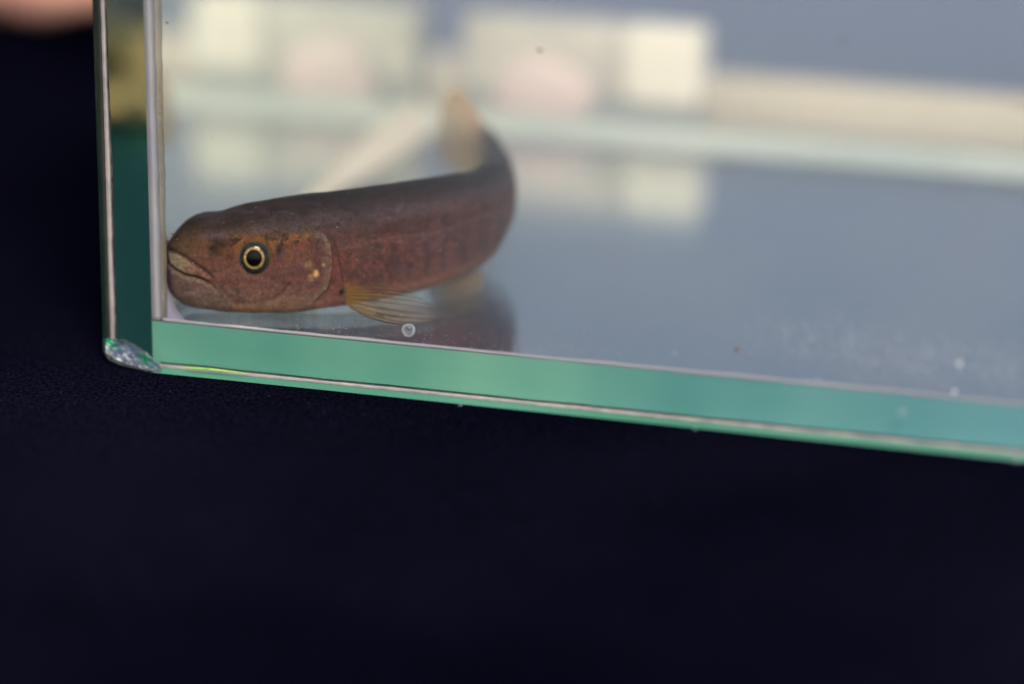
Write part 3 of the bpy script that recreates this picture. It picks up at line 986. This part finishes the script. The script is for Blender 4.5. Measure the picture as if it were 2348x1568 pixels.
M_tan = plain('tan_batten', (196, 188, 170), (216, 206, 184), 18, rough=.8, spec=.1)
bt = quad_block('batten', (-44, TD+26, 0), (430, TD+26, 0), TZ+.7, 3.4, 7, M_tan, None, bev=2.0)
tag(bt, 'long blurred tan batten lying across the cloth behind the tank', 'batten')
# pale pink pad
PYY = TD+8.2
pc_ = unproj(1238, 222, PYY)
pad_me_v, pad_me_f = [], []
NA, NB = 48, 24
for j in range(NB+1):
    ph = math.pi*j/NB
    for i in range(NA):
        a = 2*math.pi*i/NA
        lump = 1+.10*math.sin(2*a+.6)*math.sin(ph)+.07*math.sin(3*a+2)*math.sin(ph)
        pad_me_v.append((pc_[0]+8.0*math.sin(ph)*math.cos(a)*lump, PYY-1.9*math.cos(ph), pc_[2]+7.0*math.sin(ph)*math.sin(a)*lump))
for j in range(NB):
    for i in range(NA):
        pad_me_f.append((j*NA+i, j*NA+(i+1) % NA, (j+1)*NA+(i+1) % NA, (j+1)*NA+i))
pd = link_mesh('pink_pad', pad_me_v, pad_me_f, plain('pale_pink_plastic', (222, 200, 202), (234, 216, 214), 40, rough=.6, spec=.1), smooth=True)
tag(pd, 'blurred pale pink rounded pad leaning on the cream box behind the fish tail', 'pad')

# ------------------------------------------------------------------ bubbles, flakes, specks
M_bub, nt, out = mat('air_bubble')
fr_ = N(nt, 'ShaderNodeLayerWeight', Blend=0.45)
tr = N(nt, 'ShaderNodeBsdfTransparent'); gl = N(nt, 'ShaderNodeBsdfGlossy', Roughness=0.12)
gl.inputs[0].default_value = (.95, .97, 1, 1)
mx = N(nt, 'ShaderNodeMixShader')
df_ = N(nt, 'ShaderNodeBsdfDiffuse'); df_.inputs[0].default_value = (.8, .84, .88, 1)  # diffuse white paints the light caught in the bubble
mg = N(nt, 'ShaderNodeMixShader'); mg.inputs[0].default_value = .25
nt.links.new(gl.outputs[0], mg.inputs[1]); nt.links.new(df_.outputs[0], mg.inputs[2])
nt.links.new(fr_.outputs['Facing'], mx.inputs[0]); nt.links.new(tr.outputs[0], mx.inputs[1]); nt.links.new(mg.outputs[0], mx.inputs[2])
nt.links.new(mx.outputs[0], out.inputs[0])

bub_me = {}


def sphere_mesh(name, mt, seg=24, squash=(1, 1, 1), rough=0.0, seed=0):
    bm = bmesh.new()
    bmesh.ops.create_uvsphere(bm, u_segments=seg, v_segments=seg//2, radius=1.0)
    r = random.Random(seed)
    for v_ in bm.verts:
        k = 1+rough*(r.random()-.5)
        v_.co = Vector((v_.co.x*squash[0]*k, v_.co.y*squash[1]*k, v_.co.z*squash[2]*k))
    me = bpy.data.meshes.new(name); bm.to_mesh(me); bm.free()
    me.materials.append(mt)
    me.polygons.foreach_set('use_smooth', np.ones(len(me.polygons), dtype=bool))
    return me


bm_me = sphere_mesh('bubble', M_bub)
for _v in bm_me.vertices:      # slightly lopsided drop
    _v.co.x *= 1+.12*_v.co.z
    _v.co.z *= 1+.10*_v.co.x
Z5 = lambda x, y: (1260.7+x*.4627, 687.7+y*.4627)
bubbles = [((936, 757), 16, 1.2, 'largest round air bubble, touching the tip of the near side fin')]
names = {
    (617, 262): 'small air bubble clinging to the glass just above the pair on the green edge',
    (538, 334): 'bright air bubble on the top of the green edge, left of the pair',
    (630, 360): 'bright air bubble on the top of the green edge, right of the pair',
    (1270, 400): 'faint bubble left in the cluster of three above the green edge',
    (1325, 390): 'faint bubble topmost in the cluster of three above the green edge',
    (1314, 418): 'faint bubble lowest in the cluster of three above the green edge',
    (1798, 462): 'bubble straddling the pale line above the green edge toward the right',
    (1746, 555): 'dim bubble in the middle of the green band toward the right',
    (2308, 795): 'brightest bubble at the bottom edge of the glass by the right border',
    (717, 648): 'bubble at the bottom rim of the glass over the dark cloth',
    (10, 298): 'tiny bubble first on the green edge right of the brown fish reflection',
    (53, 298): 'tiny bubble second on the green edge right of the brown fish reflection',
    (1112, 428): 'small bubble on the pale line between the pair and the cluster of three',
    (1458, 212): 'tiny bubble high on the glass above the cluster of three',
    (1256, 212): 'tiny bubble high on the glass left of the dusty streak',
    (2065, 242): 'tiny bubble high on the glass just above the white flake',
    (1785, 722): 'bubble sitting on the grey seam toward the right',
}
radii = {(617, 262): 11, (538, 334): 12, (630, 360): 11, (1270, 400): 10, (1325, 390): 10, (1314, 418): 9, (1798, 462): 16, (1746, 555): 17, (2308, 795): 20, (717, 648): 12, (10, 298): 8, (53, 298): 9, (1112, 428): 9, (1458, 212): 6, (1256, 212): 7, (2065, 242): 8, (1785, 722): 12}
for k, lb in names.items():
    p = Z5(*k)
    outer = k in [(2308, 795), (717, 648), (1785, 722), (1746, 555)]
    bubbles.append((p, radii[k]*.4627, -T_F-.3 if outer else .9, lb))
bubbles.append(((1055, 933), 6, -T_F-.25, 'bubble at the bottom rim of the glass below the fish reflection'))
for (p, r, Y, lb) in bubbles:
    P = unproj(p[0], p[1], Y)
    o = bpy.data.objects.new('bubble', bm_me); COL.objects.link(o)
    o.location = tuple(P*MM)
    rr = r/pxmm(P)*MM
    o.scale = (rr, rr*.9, rr)
    tag(o, lb, 'bubble', 'air bubbles on the glass')

M_flake = plain('white_flake', (225, 225, 228), (245, 245, 248), 300, rough=.5, spec=.3)
M_brown = plain('brown_speck', (92, 58, 34), (120, 84, 48), 500, rough=.7, spec=.1)
fl_me = sphere_mesh('flake', M_flake, 12, (1, .25, .55), .25, 4)
br_me = sphere_mesh('speck', M_brown, 12, (1, .3, .45), .5, 5)
for (p, r, lb) in [(Z5(2027, 315), 6, 'upper of the two white flakes on the glass at right'), (Z5(2003, 453), 5, 'lower of the two white flakes on the glass at right')]:
    P = unproj(p[0], p[1], .5); o = bpy.data.objects.new('white_flake', fl_me); COL.objects.link(o); o.location = tuple(P*MM); s_ = r/pxmm(P)*MM; o.scale = (s_,)*3
    tag(o, lb, 'flake', 'white flakes on the glass')
for (p, r, lb) in [(Z5(925, 246), 7, 'largest brown speck on the glass, right of the fish reflection'), (Z5(982, 278), 4, 'small dark brown speck just below the largest brown speck'),
                   (Z5(1426, 327), 3, 'reddish speck between the cluster of bubbles and the dusty streak'), (Z5(1635, 348), 4, 'brown speck in the dusty streak on the right'),
                   ((1932, 93), 5, 'orange brown speck high in the upper right of the tank'), ((2336, 243), 6, 'dark speck by the right border above the pale band'),
                   ((1237, 115), 7, 'round dark smudge in front of the cream box'), ((383, 52), 4, 'small brown speck at the top of the near left glass corner'),
                   ((485, 317), 3, 'dark speck above the snout of the fish'), (Z5(182, 163), 3, 'tiny brown speck left of the largest brown speck'),
                   ((394, 536), 4, 'tiny orange crumb at the snout of the fish')]:
    P = unproj(p[0], p[1], .45); o = bpy.data.objects.new('brown_speck', br_me); COL.objects.link(o); o.location = tuple(P*MM); s_ = r/pxmm(P)*MM; o.scale = (s_,)*3
    o.rotation_euler = (0, rng.uniform(-.6, .6), 0)
    tag(o, lb, 'speck', 'brown specks on the glass')

# fine dust: nobody could count it
vs, fs = [], []


def grain(P, r):
    b = len(vs)
    for d in ((1, 0, 0), (-1, 0, 0), (0, 1, 0), (0, -1, 0), (0, 0, 1), (0, 0, -1)):
        vs.append(P+np.array(d)*r*rng.uniform(.6, 1.3))
    for q in ((0, 2, 4), (2, 1, 4), (1, 3, 4), (3, 0, 4), (2, 0, 5), (1, 2, 5), (3, 1, 5), (0, 3, 5)):
        fs.append(tuple(b+k for k in q))


for k in range(900):       # dusty streak on the right
    t = rng.random()**.7
    u = 1700+640*t; w_ = 755+.16*(u-1700)+rng.normal(0, 34)
    if w_ > 690+.1*(u-348)-6+ (45 if True else 0): continue
    grain(unproj(u, w_, .42), rng.uniform(.025, .075))
for k in range(520):       # along the joint and over the fish reflection
    u = rng.uniform(400, 1500); base_v = 738+.0935*(u-350)
    w_ = base_v-abs(rng.normal(0, 26))-1
    grain(unproj(u, w_, .42), rng.uniform(.018, .05))
for k in range(420):
    u = rng.uniform(400, 2340); w_ = rng.uniform(10, 700)
    grain(unproj(u, w_, .42), rng.uniform(.015, .045))
dm_ = link_mesh('dust', vs, fs, M_flake)
tag(dm_, 'fine pale dust and tiny bubbles scattered over the glass', 'dust', kind='stuff')
vs, fs = [], []
for k in range(260):
    u = rng.uniform(-20, 1500); w_ = rng.uniform(560, 1000)
    P = unproj_z(u, w_, TZ+.1)
    if P[1] > -6 and P[0] > -12: continue
    grain(P, rng.uniform(.02, .07))
M_lint = plain('lint', (60, 58, 84), (90, 80, 100), 300, rough=.9, spec=.1)
ln = link_mesh('lint', vs, fs, M_lint)
tag(ln, 'tiny pale lint on the navy cloth around the tank corner', 'lint', kind='stuff')

# ------------------------------------------------------------------ the hand behind the tank at the left
def hand():
    root = None
    P = unproj_z(110, 40, 0)
    # work in the table plane: along = picture right, back = away
    ax = Rv.copy(); bk = np.array([Fv[0], Fv[1], 0]); bk /= np.linalg.norm(bk)
    org = P.copy(); org[2] = TZ
    org = org+bk*14

    def W_(a, b, z):
        return org+ax*a+bk*b+np.array([0, 0, z])
    pts = []; rad = []; edges = []

    def add(p, r, par=None):
        pts.append(p); rad.append(r)
        if par is not None: edges.append((par, len(pts)-1))
        return len(pts)-1
    # wrist to the left, fingers toward the tank
    w0 = add(W_(-75, 24, 16), 20); w1 = add(W_(-50, 24, 15), 17, w0)
    pm = add(W_(-28, 25, 14), 18, w1); kn = add(W_(-6, 26, 13), 16, pm)
    for k, (b, L, r) in enumerate([(2, 15, 7.2), (18, 19, 8.0), (34, 21, 8.2), (49, 18, 7.8)]):
        a0 = add(W_(2, b+ 2, 11+k), r+1.0, kn)
        a1 = add(W_(2+L*.9, b, 12+k), r, a0)
        a2 = add(W_(2+L*1.6, b-1, 10+k*.6), r-.7, a1)
        add(W_(2+L*2.0, b-2, 8), r-1.6, a2)
    t0 = add(W_(-30, 50, 13), 12, pm); t1 = add(W_(-14, 66, 12), 9, t0); add(W_(4, 70, 10), 7.5, t1)
    me = bpy.data.meshes.new('hand')
    me.from_pydata([tuple(p*MM) for p in pts], edges, [])
    o = bpy.data.objects.new('hand', me); COL.objects.link(o)
    sk = o.modifiers.new('skin', 'SKIN')
    for i, r in enumerate(rad):
        me.skin_vertices[0].data[i].radius = (r*MM, r*MM)
    me.skin_vertices[0].data[2].use_root = True
    sb = o.modifiers.new('sub', 'SUBSURF'); sb.levels = 2; sb.render_levels = 2
    me.materials.append(plain('hand_skin', (238, 176, 160), (244, 188, 170), 30, rough=.5, spec=.3))
    sk.use_smooth_shade = True
    tag(o, 'blurred pink hand resting on the dark cloth behind the left corner of the tank', 'hand')


hand()

for o in bpy.data.objects:
    if '_org' in o: del o['_org']
